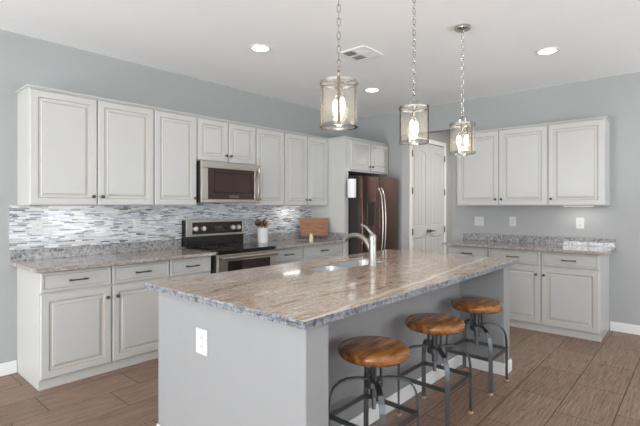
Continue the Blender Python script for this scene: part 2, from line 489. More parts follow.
def wall_with_holes(name, axis, c0, c1, lo, hi, holes):
    bm = bmesh.new()
    def b(a0, a1, z0, z1):
        if a1 - a0 < 1e-4 or z1 - z0 < 1e-4: return
        if axis == 'X': box(bm, c0, c1, a0, a1, z0, z1)
        else: box(bm, a0, a1, c0, c1, z0, z1)
    p = lo
    for a0, a1, z0, z1 in sorted(holes):
        b(p, a0, 0, ZC); b(a0, a1, 0, z0); b(a0, a1, z1, ZC); p = a1
    b(p, hi, 0, ZC)
    return struct(finish(name, bm, M['wall']))
WL = [(1.72, 3.16, 0.0, 2.12), (-2.35, 0.55, 0.75, 2.35)]
WF = [(-1.1, 1.9, 0.5, 2.4), (2.95, 5.25, 0.5, 2.4)]  # front openings added to let fill light in
wall_with_holes('wall_left', 'X', XL - 0.15, XL, YF - 0.15, YW, WL)
wall_with_holes('wall_front', 'Y', YF - 0.15, YF, XL, XW, WF)

def window(name, axis, c, a0, a1, z0, z1, n):
    bm = bmesh.new(); t = 0.06
    def b(p0, p1, q0, q1, th=0.05):
        if axis == 'X': box(bm, c - th, c, p0, p1, q0, q1)
        else: box(bm, p0, p1, c - th, c, q0, q1)
    b(a0, a1, z0, z0 + t); b(a0, a1, z1 - t, z1); b(a0, a0 + t, z0 + t, z1 - t); b(a1 - t, a1, z0 + t, z1 - t)
    for i in range(1, n):
        m = a0 + (a1 - a0) * i / n; b(m - t / 2, m + t / 2, z0 + t, z1 - t)
    f = struct(finish(name, bm, M['trim']))
    bm = bmesh.new()
    if axis == 'X': box(bm, c - 0.03, c - 0.024, a0 + t, a1 - t, z0 + t, z1 - t)
    else: box(bm, a0 + t, a1 - t, c - 0.03, c - 0.024, z0 + t, z1 - t)
    finish('pane', bm, M['pane'], f)
window('door_2', 'X', XL - 0.05, 1.72, 3.16, 0.0, 2.12, 2)
window('added_window_1', 'X', XL - 0.05, -2.35, 0.55, 0.75, 2.35, 3)  # unseen window added to light the right wall
window('added_window_2', 'Y', YF - 0.05, -1.1, 1.9, 0.5, 2.4, 3)  # unseen, added to send light onto the range wall
window('added_window_3', 'Y', YF - 0.05, 2.95, 5.25, 0.5, 2.4, 2)  # another unseen front window, added for the same light

def baseboard(name, F, u0, u1, h=0.10):
    bm = bmesh.new(); fbox(bm, F, u0, u1, 0.0, 0.014, 0.0, h - 0.014); fbox(bm, F, u0, u1, 0.0, 0.009, h - 0.014, h)
    return struct(finish(name, bm, M['trim'], None, 0.002))
baseboard('baseboard_back', FL, XL, 1.028)
baseboard('baseboard_right', FR, -0.765, -YF)

# the white double door in the side hall (faces -Y)
def FD(u, n, z): return Vector((u, Y1H - n, z))
bm = bmesh.new()
for u0, u1, z0, z1 in ((5.902, 5.972, 0.0, 2.392), (7.088, 7.158, 0.0, 2.392), (5.902, 7.158, 2.392, 2.462)):
    fbox(bm, FD, u0, u1, 0.0, 0.018, z0, z1)
struct(finish('trim_1', bm, M['trim'], None, 0.004))
door = struct(finish('door_1', bx(5.974, 7.086, Y1H + 0.06, Y1H + 0.08, 0.001, 2.39), M['door']))
def leaf(u0, u1, knob_u, hinge_u, sgn):
    bm = bmesh.new(); n0 = 0.002
    st = 0.085
    def hb(a, b, c, d, n): fbox(bm, FD, a, b, -0.045, n, c, d)
    hb(u0, u1, 0.012, 2.385, -0.010)
    hb(u0, u0 + st, 0.012, 2.385, n0); hb(u1 - st, u1, 0.012, 2.385, n0)
    hb(u0 + st, u1 - st, 0.012, 0.20, n0); hb(u0 + st, u1 - st, 0.86, 1.05, n0)
    # arched top rail
    m = 10; a0, a1 = u0 + st, u1 - st
    fr, bk, tf, tb = [], [], [], []
    for i in range(m + 1):
        u = a0 + (a1 - a0) * i / m; z = 2.215 + 0.040 * math.sin(PI * i / m)
        fr.append(bm.verts.new(FD(u, n0, z))); bk.append(bm.verts.new(FD(u, -0.012, z)))
        tf.append(bm.verts.new(FD(u, n0, 2.385))); tb.append(bm.verts.new(FD(u, -0.012, 2.385)))
    for i in range(m):
        for q in ((fr[i], fr[i + 1], tf[i + 1], tf[i]), (bk[i], bk[i + 1], fr[i + 1], fr[i]), (bk[i + 1], bk[i], tb[i], tb[i + 1]), (tf[i], tf[i + 1], tb[i + 1], tb[i])): bm.faces.new(q)
    for k in (0, m): bm.faces.new((fr[k], tf[k], tb[k], bk[k]))
    # planks in both panels
    k = 3; wv = (a1 - a0 - 0.03) / k
    for i in range(k):
        p0 = a0 + 0.015 + wv * i + 0.004; p1 = p0 + wv - 0.008
        hb(p0, p1, 0.225, 0.835, -0.004); hb(p0, p1, 1.075, 2.20, -0.004)
    lf = finish('door_leaf', bm, M['door'], door, 0.002)
    bm = bmesh.new()
    c = FD(knob_u, n0, 0.955)
    lathe(bm, [(0.030, 0), (0.028, -0.008), (0.012, -0.012), (0.011, -0.045)], c.x, c.y, c.z, 16, 0, 'Y')
    tube(bm, [FD(knob_u, n0 + 0.045, 0.955), FD(knob_u - sgn * 0.05, n0 + 0.05, 0.958), FD(knob_u - sgn * 0.105, n0 + 0.045, 0.952)], [0.010, 0.009, 0.007], 8)
    finish('lever_handle', bm, M['bronze'], lf, smooth=True)
    for z in (0.22, 0.965, 1.60, 2.18):
        bm = bmesh.new(); fbox(bm, FD, hinge_u - 0.014, hinge_u + 0.014, 0.0185, 0.024, z - 0.05, z + 0.05)
        finish('hinge', bm, M['bronze'], lf)
leaf(5.978, 6.527, 6.49, 5.972, 1)
leaf(6.533, 7.082, 6.575, 7.088, -1)

# ceiling fittings
def can_light(x, y, label):
    r = thing('recessed_light', label, 'ceiling light', (x, y, ZC), 'recessed ceiling lights')
    bm = bmesh.new(); ring_band(bm, 0.098, 0.074, ZC - 0.006, ZC - 0.0004, x, y, 36); finish('trim_ring', bm, M['trim'], r, smooth=True)
    bm = bmesh.new(); lathe(bm, [(0.074, -0.0004), (0.074, -0.004)], x, y, ZC, 32); finish('diffuser', bm, M['can'], r)
    l = bpy.data.lights.new('recessed_lamp', 'SPOT'); l.energy = 6; l.spot_size = math.radians(140); l.spot_blend = 0.9; l.shadow_soft_size = 0.07
    l.color = (1.0, 0.95, 0.88)
    o = bpy.data.objects.new('recessed_lamp', l); COL.objects.link(o); o.parent = r; o.location = (0, 0, -0.03)
    return r
can_light(2.575, 2.985, 'round recessed ceiling light left of the pendants and air vent')
can_light(4.41, 3.04, 'round recessed ceiling light just beyond the square air vent')
can_light(4.366, 1.07, 'round recessed ceiling light above the right wall cabinets, right of all pendants')
hl = bpy.data.lights.new('hall_fill', 'AREA'); hl.shape = 'DISK'; hl.size = 0.25; hl.energy = 54; hl.color = (1, 0.96, 0.9)  # unseen light added to brighten the dim hall
ho = bpy.data.objects.new('hall_fill', hl); COL.objects.link(ho); ho.location = (6.6, 1.9, ZC - 0.02)

# air vent
vx, vy, vs = 3.28, 2.39, 0.15
v = thing('ceiling_vent', 'square white ceiling air vent with louvres beside the first pendant chain', 'vent', (vx, vy, ZC))
bm = bmesh.new()
for a in ((-vs, vs, -vs, -vs + .022), (-vs, vs, vs - .022, vs), (-vs, -vs + .022, -vs + .022, vs - .022), (vs - .022, vs, -vs + .022, vs - .022), (-.008, .008, -vs + .022, vs - .022), (-vs + .022, -.008, -.008, .008), (.008, vs - .022, -.008, .008)):
    box(bm, vx + a[0], vx + a[1], vy + a[2], vy + a[3], ZC - 0.012, ZC - 0.0004)
finish('frame', bm, M['trim'], v, 0.002)
finish('backing', bx(vx - .128, vx + .128, vy - .128, vy + .128, ZC - 0.003, ZC - 0.0004), M['grille'], v)
for qx in (-1, 1):
    for qy in (-1, 1):
        bm = bmesh.new(); along = (qx * qy > 0); tilt = 0.010 * (qx if along else qy)
        for i in range(6):
            c = 0.018 + i * 0.0195
            for_ax = []
            if along: pts = [(qx * c - .007, None, 0), (qx * c + .007, None, 0)]
            a = [qx * 0.010, qx * 0.126]; b = [qy * 0.010, qy * 0.126]
            if along:
                x0, x1 = vx + qx * c - 0.008, vx + qx * c + 0.008; y0, y1 = vy + min(b), vy + max(b)
                P = [(x0, y0), (x0, y1), (x1, y1), (x1, y0)]; zz = [0, 0, 1, 1] if qx > 0 else [1, 1, 0, 0]
            else:
                y0, y1 = vy + qy * c - 0.008, vy + qy * c + 0.008; x0, x1 = vx + min(a), vx + max(a)
                P = [(x0, y0), (x1, y0), (x1, y1), (x0, y1)]; zz = [0, 0, 1, 1] if qy > 0 else [1, 1, 0, 0]
            top = [bm.verts.new((p[0], p[1], ZC - 0.012 + 0.007 * z)) for p, z in zip(P, zz)]
            bot = [bm.verts.new((p[0], p[1], ZC - 0.0135 + 0.007 * z)) for p, z in zip(P, zz)]
            bm.faces.new(top); bm.faces.new(bot)
            for k in range(4): bm.faces.new((top[k], top[(k + 1) % 4], bot[(k + 1) % 4], bot[k]))
        finish('louvre_bank', bm, M['trim'], v)

# ------------------------------------------------------------------ range wall cabinets
ZB, ZT = 1.372, 2.308
wall_cabinet('white two-door wall cabinet at the far left end above the tiled counter', FL, 1.033, 2.052, ZB, ZT,
             [(1.036, 1.533, 1.499), (1.541, 2.046, 1.575)], ends=(1, 0), group='white wall cabinets')
wall_cabinet('white single-door wall cabinet immediately left of the microwave', FL, 2.052, 2.519, ZB, ZT, [(2.058, 2.512, 2.485)], group='white wall cabinets')
wall_cabinet('short white two-door wall cabinet directly above the microwave', FL, 2.519, 3.306, 1.838, ZT,
             [(2.527, 2.906, 2.876), (2.916, 3.297, 2.938)], group='white wall cabinets')
wall_cabinet('white single-door wall cabinet immediately right of the microwave', FL, 3.306, 3.766, ZB, ZT, [(3.315, 3.756, 3.342)], group='white wall cabinets')
wall_cabinet('white two-door wall cabinet above the wooden board, left of the refrigerator panel', FL, 3.766, 4.606, ZB, ZT,
             [(3.777, 4.178, 4.15), (4.188, 4.598, 4.216)], group='white wall cabinets')
# tall refrigerator surround
t = thing('refrigerator_surround', 'tall white side panel with two-door cabinet over the dark refrigerator', 'cabinet', (5.15, YW - 0.3, 0))
bm = bmesh.new(); box(bm, 4.608, 4.628, YW - 0.612, YW - 0.001, 0.0005, 2.284); box(bm, 4.628, 4.694, YW - 0.612, YW - 0.592, 0.0005, 1.845)
finish('side_panel', bm, M['cab'], t, 0.002)
bm = bmesh.new(); box(bm, 4.6285, 5.690, YW - 0.610, YW - 0.001, 1.845, 2.284); finish('body', bm, M['cab'], t, 0.002)
add_door(t, FL, 4.735, 5.195, 1.868, 2.268, 0.610, 5.165, 1.93)
add_door(t, FL, 5.205, 5.665, 1.868, 2.268, 0.610, 5.235, 1.93)
crown(t, FL, 4.608, 5.692, 0.612, ZT, (1, 0))

base_cabinet('white two-door two-drawer base cabinet at the left end of the range counter', FL, 1.031, 2.068,
             [(1.036, 1.545, 1.512), (1.556, 2.062, 1.592)], group='white base cabinets')
base_cabinet('white one-drawer base cabinet immediately left of the range', FL, 2.068, 2.520, [(2.075, 2.512, 2.48)], group='white base cabinets')
base_cabinet('white one-drawer base cabinet immediately right of the range', FL, 3.312, 3.834, [(3.325, 3.826, 3.36)], group='white base cabinets')
base_cabinet('white wide-drawer base cabinet between the range and refrigerator panel', FL, 3.834, 4.606, [(3.844, 4.596, 4.56)], group='white base cabinets')

# ------------------------------------------------------------------ right wall cabinets
wall_cabinet('white two-door wall cabinet on the right wall beside the hall opening', FR, -2.384, -1.312, ZB, 2.304,
             [(-2.378, -1.857, -1.888), (-1.849, -1.320, -1.818)], depth=0.309, ends=(1, 0), group='white wall cabinets')
wall_cabinet('white single-door wall cabinet at the far right end of the right wall', FR, -1.312, -0.768, ZB, 2.304,
             [(-1.306, -0.774, -1.276)], depth=0.309, ends=(0, 1), group='white wall cabinets')
base_cabinet('white two-door base cabinet on the right wall partly behind the island', FR, -2.384, -1.320,
             [(-2.376, -1.893, -1.925), (-1.882, -1.327, -1.36)], group='white base cabinets')
base_cabinet('white single-door base cabinet at the far right end under the grey granite', FR, -1.320, -0.772,
             [(-1.312, -0.780, -1.285)], group='white base cabinets')

# ------------------------------------------------------------------ countertops
def slab(bm, xs, ys, z0, z1, skip=(), rough_edge=0.0):
    V = {}
    def vt(i, j, k):
        if (i, j, k) not in V: V[(i, j, k)] = bm.verts.new((xs[i], ys[j], (z0, z1)[k]))
        return V[(i, j, k)]
    nx, ny = len(xs) - 1, len(ys) - 1
    solid = lambda i, j: 0 <= i < nx and 0 <= j < ny and (i, j) not in skip
    for i in range(nx):
        for j in range(ny):
            if not solid(i, j): continue
            bm.faces.new((vt(i, j, 1), vt(i + 1, j, 1), vt(i + 1, j + 1, 1), vt(i, j + 1, 1))).material_index = 0
            bm.faces.new((vt(i, j + 1, 0), vt(i + 1, j + 1, 0), vt(i + 1, j, 0), vt(i, j, 0))).material_index = 0
            for di, dj, a, b in ((-1, 0, (i, j), (i, j + 1)), (1, 0, (i + 1, j), (i + 1, j + 1)), (0, -1, (i, j), (i + 1, j)), (0, 1, (i, j + 1), (i + 1, j + 1))):
                if not solid(i + di, j + dj):
                    bm.faces.new((vt(*a, 0), vt(*b, 0), vt(*b, 1), vt(*a, 1))).material_index = 0 if (i + di, j + dj) in skip else 1

def counter(label, x0, x1, y0, y1, mats, splash_boxes):
    o = thing('countertop', label, 'countertop', ((x0 + x1) / 2, (y0 + y1) / 2, CT - 0.03), 'granite countertops')
    bm = bmesh.new(); slab(bm, [x0, x1], [y0, y1], CT - 0.030, CT)
    finish('worktop', bm, mats, o, 0.004)
    bm = bmesh.new()
    for b in splash_boxes: box(bm, *b, CT, CT + 0.09)
    finish('backsplash', bm, M['granite_splash'], o, 0.002)
counter('tan granite countertop left of the range with low granite upstand', 0.982, 2.521, 3.576, YW - 0.001, [M['granite_plain'], M['granite_plain']], [(0.984, 2.521, YW - 0.021, YW - 0.001)])
counter('tan granite countertop between the range and the refrigerator panel', 3.311, 4.606, 3.576, YW - 0.001, [M['granite_plain'], M['granite_plain']], [(3.311, 4.606, YW - 0.021, YW - 0.001), (4.588, 4.606, 3.60, YW - 0.022)])
counter('grey speckled granite countertop along the right wall', XW - 0.66, XW - 0.001, 0.711, 2.432, [M['granite_grey'], M['granite_grey']], [(XW - 0.021, XW - 0.001, 0.713, 2.432)])

# mosaic tile on the range wall
bm = bmesh.new()
for x0, x1, z0 in ((0.977, 2.5215, CT + 0.091), (2.5215, 3.3105, 0.60), (3.3105, 4.606, CT + 0.091)):
    box(bm, x0, x1, YW - 0.0095, YW - 0.0005, z0, 1.3705 if (x1 < 2.53 or x0 > 3.3) else 1.40)
tag(finish('tile_backsplash', bm, M['mosaic']), 'grey and white strip mosaic tile backsplash behind the range', 'backsplash')

# under-cabinet lights
def strip_light(label, F, u0, u1, n, power, group='under-cabinet lights'):
    c = F((u0 + u1) / 2, n, ZB)
    o = thing('undercabinet_light', label, 'light', c, group)
    bm = bmesh.new(); fbox(bm, F, u0, u1, n - 0.028, n + 0.028, ZB - 0.012, ZB - 0.0004); finish('housing', bm, M['plate'], o, 0.002)
    bm = bmesh.new(); fbox(bm, F, u0 + 0.01, u1 - 0.01, n - 0.02, n + 0.02, ZB - 0.0145, ZB - 0.0122); finish('lens', bm, M['strip'], o)
    a = F(u0, n, 0) - F(u1, n, 0)
    l = bpy.data.lights.new('strip_lamp', 'AREA'); l.shape = 'RECTANGLE'; l.energy = power; l.color = (1, 0.98, 0.95)
    l.size = max(abs(a.x), 0.04); l.size_y = max(abs(a.y), 0.04)
    lo = bpy.data.objects.new('strip_lamp', l); COL.objects.link(lo); lo.parent = o; lo.location = (0, 0, -0.016)
strip_light('white under-cabinet light over the left end of the mosaic tile', FL, 1.22, 1.56, 0.12, 0.45)
strip_light('white under-cabinet light over the tile near the wooden board', FL, 3.95, 4.25, 0.12, 0.6)
strip_light('white under-cabinet light below the right wall single-door cabinet', FR, -1.19, -0.89, 0.17, 0.75)

# outlets and switches
def plate(name, label, F, u0, u1, z0, z1, n0, kind):
    c = F((u0 + u1) / 2, n0, (z0 + z1) / 2)
    o = thing(name, label, 'outlet' if 'outlet' in name else 'switch', c, 'wall plates')
    bm = bmesh.new(); fbox(bm, F, u0, u1, n0, n0 + 0.006, z0, z1); finish('cover_plate', bm, M['plate'], o, 0.002)
    um, zm = (u0 + u1) / 2, (z0 + z1) / 2
    if kind == 'duplex':
        for s in (-1, 1):
            bm = bmesh.new(); fbox(bm, F, um - 0.016, um + 0.016, n0 + 0.006, n0 + 0.0085, zm + s * 0.022 - 0.014, zm + s * 0.022 + 0.014)
            k = finish('socket', bm, M['plate'], o, 0.001)
            for q in (-0.006, 0.006):
                bm = bmesh.new(); fbox(bm, F, um + q - 0.0015, um + q + 0.0015, n0 + 0.0086, n0 + 0.009, zm + s * 0.022 - 0.003, zm + s * 0.022 + 0.007)
                finish('slot', bm, M['slot'], k)
    elif kind == 'rocker2':
        for s in (-1, 1):
            bm = bmesh.new(); fbox(bm, F, um + s * 0.03 - 0.016, um + s * 0.03 + 0.016, n0 + 0.006, n0 + 0.010, zm - 0.033, zm + 0.033)
            finish('rocker', bm, M['plate'], o, 0.002)
    else:
        bm = bmesh.new(); fbox(bm, F, um - 0.017, um + 0.017, n0 + 0.006, n0 + 0.009, zm - 0.034, zm + 0.034); k = finish('insert', bm, M['plate'], o, 0.001)
        for s in (-1, 1):
            for q in (-0.006, 0.006):
                bm = bmesh.new(); fbox(bm, F, um + q - 0.0015, um + q + 0.0015, n0 + 0.0091, n0 + 0.0095, zm + s * 0.022 - 0.004, zm + s * 0.022 + 0.006)
                finish('slot', bm, M['slot'], k)
plate('wall_outlet', 'white outlet on the mosaic tile at the left end of the counter', FL, 1.135, 1.215, 1.122, 1.242, 0.0096, 'gfci')
plate('wall_outlet', 'white outlet on the mosaic tile left of the range', FL, 2.0, 2.075, 1.118, 1.238, 0.0096, 'duplex')
plate('light_switch', 'double white rocker switch on the right wall nearest the hall', FR, -2.278, -2.158, 1.106, 1.226, 0.0004, 'rocker2')
plate('wall_outlet', 'white outlet on the right wall between the double switch and lit outlet', FR, -1.832, -1.752, 1.110, 1.232, 0.0004, 'duplex')
plate('wall_outlet', 'white outlet on the right wall below the lit strip light', FR, -1.095, -1.013, 1.106, 1.232, 0.0004, 'gfci')

# ------------------------------------------------------------------ island
IX0, IX1, IY0, IY1 = 1.278, 3.750, 1.204, 2.390
isl = thing('kitchen_island', 'pale grey kitchen island base carrying the large tan granite top', 'kitchen island', (2.5, 1.8, 0))
finish('end_wall', bx(IX0, 1.424, IY0, IY1, 0.0005, 0.8975), M['island_wall'], isl, 0.006)
finish('end_wall', bx(3.612, IX1, IY0, IY1, 0.0005, 0.8975), M['island_wall'], isl, 0.006)
finish('knee_wall', bx(1.424, 3.612, 1.572, 1.672, 0.0005, 0.8975), M['island_wall'], isl)
bm = bmesh.new(); box(bm, 1.424, 3.612, IY1 - 0.05, IY1 - 0.02, 0.09, 0.8975); box(bm, 1.424, 3.612, IY1 - 0.11, IY1 - 0.08, 0.0005, 0.09); box(bm, 1.424, 3.612, 1.672, IY1 - 0.05, 0.09, 0.11)
cf = finish('cabinet_front', bm, M['cab'], isl)
def FI(u, n, z): return Vector((-u, IY1 - 0.02 + n, z))
for a, b in ((-3.60, -3.06), (-3.05, -2.51), (-2.50, -1.97), (-1.96, -1.435)):
    add_door(isl, FI, a, b, 0.10, 0.87, 0.0, b - 0.03, 0.79)
def bb(b):
    x0, x1, y0, y1 = b
    bm = bmesh.new(); box(bm, x0, x1, y0, y1, 0.0006, 0.085); 
    ins = 0.005
    box(bm, x0 + (ins if x1 - x0 < .05 else 0), x1 - (ins if x1 - x0 < .05 else 0), y0 + (ins if y1 - y0 < .05 else 0), y1 - (ins if y1 - y0 < .05 else 0), 0.085, 0.10)
    finish('baseboard', bm, M['trim'], isl, 0.002)
e = 0.0004
for b in ((1.4244, 3.6116, 1.559, 1.572 - e), (3.598, 3.612 - e, IY0, 1.559 - e), (3.598, IX1 + 0.014, IY0 - 0.014, IY0 - e), (IX1 + e, IX1 + 0.014, IY0, IY1),
          (1.424 + e, 1.438, IY0, 1.559 - e), (IX0 - 0.014, 1.438, IY0 - 0.014, IY0 - e), (IX0 - 0.014, IX0 - e, IY0, IY1)): bb(b)
FE = lambda u, n, z: Vector((IX0 - n, -u, z))
plate('wall_outlet', 'white outlet on the near grey end wall of the island', FE, -1.985, -1.885, 0.604, 0.734, 0.0004, 'gfci')

SX0, SXD, SXE, SX1, SY0, SY1, SY2 = 2.280, 2.605, 2.635, 3.105, 1.945, 2.205, 2.255
top = thing('island_countertop', 'large streaked tan granite slab on top of the island', 'countertop', (2.56, 1.82, CT - 0.03), 'granite countertops')
bm = bmesh.new()
# ragged chiselled outline: many points along the border
def lin_s(a, b, n): return [a + (b - a) * i / n for i in range(n + 1)]
xs = [1.238] + [SX0, SXD, SXE, SX1] + [3.880]
ys = [1.172, SY0, SY1, SY2, 2.470]
slab(bm, xs, ys, CT - 0.016, CT, skip={(1, 1), (2, 1), (3, 1), (3, 2)})
finish('slab', bm, [M['granite'], M['granite_edge_sheen']], top, 0.003)
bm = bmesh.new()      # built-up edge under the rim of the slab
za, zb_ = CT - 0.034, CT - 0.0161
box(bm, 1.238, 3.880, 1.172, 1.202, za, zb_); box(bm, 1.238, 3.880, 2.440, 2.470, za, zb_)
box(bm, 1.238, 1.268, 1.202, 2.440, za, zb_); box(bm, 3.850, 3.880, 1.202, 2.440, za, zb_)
finish('edge_build_up', bm, M['granite_edge_sheen'], top)

# sink: two bowls hanging below the slab
sk = thing('kitchen_sink', 'stainless double-bowl sink set into the island granite', 'sink', (2.7, 2.1, CT - 0.2))
def bowl(x0, x1, y0, y1, zt, zb, r=0.05):
    bm = bmesh.new()
    def rr(ins, z, rad, k=5):
        out = []
        for cx, cy, a0 in ((x1 - ins - rad, y1 - ins - rad, 0), (x0 + ins + rad, y1 - ins - rad, 90), (x0 + ins + rad, y0 + ins + rad, 180), (x1 - ins - rad, y0 + ins + rad, 270)):
            for i in range(k + 1):
                a = math.radians(a0 + 90 * i / k); out.append(bm.verts.new((cx + rad * math.cos(a), cy + rad * math.sin(a), z)))
        return out
    L = [rr(-0.004, zt, r), rr(0.0, zt, r), rr(0.004, zt - 0.02, r), rr(0.008, zb + 0.03, r), rr(0.03, zb, r * 0.8)]
    O = [rr(-0.004, zt - 0.01, r), rr(0.004, zb, r), rr(0.024, zb - 0.004, r * 0.8)]
    def bridge(a, b):
        m = len(a)
        for i in range(m): bm.faces.new((a[i], a[(i + 1) % m], b[(i + 1) % m], b[i]))
    for a, b in zip(L, L[1:]): bridge(a, b)
    bridge(L[0], O[0]); bridge(O[0], O[1]); bridge(O[1], O[2])
    bm.faces.new(L[-1]); bm.faces.new(O[-1])
    return bm
finish('bowl', bowl(SX0 - 0.002, SXD + 0.008, SY0 - 0.002, SY1 + 0.002, CT - 0.0165, 0.73), M['sinksteel'], sk, smooth=True)
finish('bowl', bowl(SXE - 0.008, SX1 + 0.002, SY0 - 0.002, SY2 + 0.002, CT - 0.0165, 0.71), M['sinksteel'], sk, smooth=True)
finish('divider', bx(SXD + 0.013, SXE - 0.013, SY0 + 0.01, SY1 - 0.01, CT - 0.05, CT - 0.0165), M['sinksteel'], sk)

# faucet
fx, fy = 2.748, 1.888
fa = thing('faucet', 'brushed nickel single-lever faucet arching over the island sink', 'faucet', (fx, fy, CT))
bm = bmesh.new(); lathe(bm, [(0.036, 0.0004), (0.036, 0.006), (0.030, 0.014), (0.0285, 0.185), (0.031, 0.205), (0.028, 0.228), (0.018, 0.240), (0.002, 0.244)], fx, fy, CT, 24)
finish('body', bm, M['nickel'], fa, smooth=True)
bm = bmesh.new()
pts = [(fx, fy + 0.012, 1.02), (fx, fy + 0.034, 1.066), (fx, fy + 0.064, 1.103), (fx, fy + 0.104, 1.128), (fx, fy + 0.15, 1.138), (fx, fy + 0.195, 1.136), (fx, fy + 0.235, 1.124), (fx, fy + 0.262, 1.104), (fx, fy + 0.270, 1.088)]
tube(bm, pts, [0.024, 0.022, 0.020, 0.019, 0.018, 0.018, 0.018, 0.019, 0.020], 14); finish('spout', bm, M['nickel'], fa, smooth=True)
bm = bmesh.new(); tube(bm, [(fx, fy, 1.148), (fx - 0.004, fy + 0.025, 1.172), (fx - 0.008, fy + 0.055, 1.205), (fx - 0.010, fy + 0.10, 1.222)], [0.012, 0.011, 0.010, 0.008], 10)
finish('lever', bm, M['nickel'], fa, smooth=True)

# ------------------------------------------------------------------ range
RX0, RX1 = 2.525, 3.306
rg = thing('range', 'black and stainless electric range between the two tan counters', 'range', ((RX0 + RX1) / 2, YW - 0.33, 0))
FRT = YW - 0.640
finish('body', bx(RX0 + .001, RX1 - .001, FRT, YW - 0.012, 0.0005, 0.895), M['black'], rg, 0.003)
bm = bmesh.new(); box(bm, RX0 - 0.003, RX1 + 0.003, FRT - 0.035, YW - 0.099, 0.9155, 0.924); box(bm, RX0 + .001, RX1 - .001, FRT - 0.030, YW - 0.099, 0.895, 0.9155)
ck = finish('cooktop', bm, M['black'], rg, 0.003)
for bx_, by_, br in ((2.72, 3.74, 0.10), (3.10, 3.74, 0.085), (2.72, 3.99, 0.08), (3.10, 3.99, 0.10)):
    bm = bmesh.new(); ring_band(bm, br, br - 0.003, 0.9241, 0.9244, bx_, by_, 40); finish('burner_ring', bm, M['iron'], ck)
bm = bmesh.new()  # backguard, face leaning back a little
def wedge(bm, x0, x1, yb, yf0, yf1, z0, z1, mi=0):
    vs = [bm.verts.new(q) for q in ((x0, yf0, z0), (x1, yf0, z0), (x1, yb, z0), (x0, yb, z0), (x0, yf1, z1), (x1, yf1, z1), (x1, yb, z1), (x0, yb, z1))]
    for q in ((3, 2, 1, 0), (4, 5, 6, 7), (0, 1, 5, 4), (1, 2, 6, 5), (2, 3, 7, 6), (3, 0, 4, 7)): bm.faces.new([vs[i] for i in q]).material_index = mi
wedge(bm, RX0 + 0.004, RX1 - 0.001, YW - 0.012, YW - 0.098, YW - 0.090, 0.9245, 1.211); finish('backguard', bm, M['black'], rg, 0.003)
bm = bmesh.new()
z0, z1 = 1.035, 1.214; y = YW - 0.096
box(bm, RX0 + 0.002, RX1 - 0.002, y - 0.012, y, z1 - 0.028, z1); box(bm, RX0 + 0.002, RX1 - 0.002, y - 0.014, y - 0.001, z0, z0 + 0.022)
box(bm, RX0 + 0.002, RX0 + 0.075, y - 0.013, y, z0 + 0.022, z1 - 0.028); box(bm, RX1 - 0.03, RX1 - 0.002, y - 0.013, y, z0 + 0.022, z1 - 0.028)
pf = finish('panel_frame', bm, M['steel'], rg, 0.002)
cpn = finish('control_panel', bx(RX0 + 0.075, RX1 - 0.03, y - 0.010, y - 0.001, z0 + 0.022, z1 - 0.028), M['blackglass'], rg)
for kx in (2.635, 2.735, 3.135, 3.215):
    bm = bmesh.new(); lathe(bm, [(0.030, 0), (0.030, -0.006), (0.027, -0.010), (0.025, -0.028), (0.002, -0.030)], kx, y - 0.0104, 1.118, 20, 0, 'Y')
    finish('knob', bm, M['knob'], cpn, smooth=True)
finish('display', bx(2.89, 2.99, y - 0.0112, y - 0.0101, 1.115, 1.145), M['clock'], cpn)
# oven door
od = finish('oven_door', bx(RX0 + 0.004, RX1 - 0.004, FRT - 0.038, FRT - 0.001, 0.22, 0.883), M['steel'], rg, 0.004)
finish('window', bx(RX0 + 0.12, RX1 - 0.10, FRT - 0.0405, FRT - 0.0385, 0.36, 0.812), M['blackglass'], od)
bm = bmesh.new(); tube(bm, [(RX0 + 0.03, FRT - 0.085, 0.850), (RX1 - 0.03, FRT - 0.085, 0.850)], 0.015, 14)
for hx in (RX0 + 0.06, RX1 - 0.06): tube(bm, [(hx, FRT - 0.0385, 0.850), (hx, FRT - 0.085, 0.850)], 0.010, 10)
finish('handle', bm, M['steel'], od, smooth=True)
finish('drawer', bx(RX0 + 0.004, RX1 - 0.004, FRT - 0.036, FRT - 0.001, 0.06, 0.21), M['steel'], rg, 0.004)

# ------------------------------------------------------------------ microwave
mw = thing('microwave', 'stainless over-the-range microwave with dark glass door above the range', 'microwave', (2.91, YW - 0.2, 1.392))
MX0, MX1, MF, MZ0, MZ1 = 2.5215, 3.304, YW - 0.375, 1.395, 1.834
finish('body', bx(MX0, MX1, MF + 0.001, YW - 0.011, MZ0 + 0.006, MZ1), M['black'], mw, 0.002)
bm = bmesh.new()
gx0, gx1, gz0, gz1 = 2.600, 3.222, 1.438, 1.762
box(bm, MX0, MX1, MF - 0.028, MF, gz1, MZ1); box(bm, MX0, MX1, MF - 0.028, MF, MZ0 + 0.006, gz0)
box(bm, MX0, gx0, MF - 0.028, MF, gz0, gz1); box(bm, gx1, MX1, MF - 0.028, MF, gz0, gz1)
md = finish('door', bm, M['steel'], mw, 0.004)
finish('glass', bx(gx0, gx1, MF - 0.024, MF, gz0, gz1), M['brownglass'], md)
bm = bmesh.new(); 
wx0, wx1, wz0, wz1 = gx0 + 0.075, gx1 - 0.045, gz0 + 0.070, gz1 - 0.035
for a in ((wx0, wx1, wz1 - .012, wz1), (wx0, wx1, wz0, wz0 + .008), (wx0, wx0 + .010, wz0, wz1), (wx1 - .010, wx1, wz0, wz1)): box(bm, a[0], a[1], MF - 0.0255, MF - 0.0242, a[2], a[3])
finish('window_border', bm, M['black'], md)
finish('keypad', bx(gx0 + 0.27, gx0 + 0.40, MF - 0.0255, MF - 0.0242, gz0 + 0.012, gz0 + 0.045), M['slot'], md)
bm = bmesh.new()
hx = MX1 - 0.045
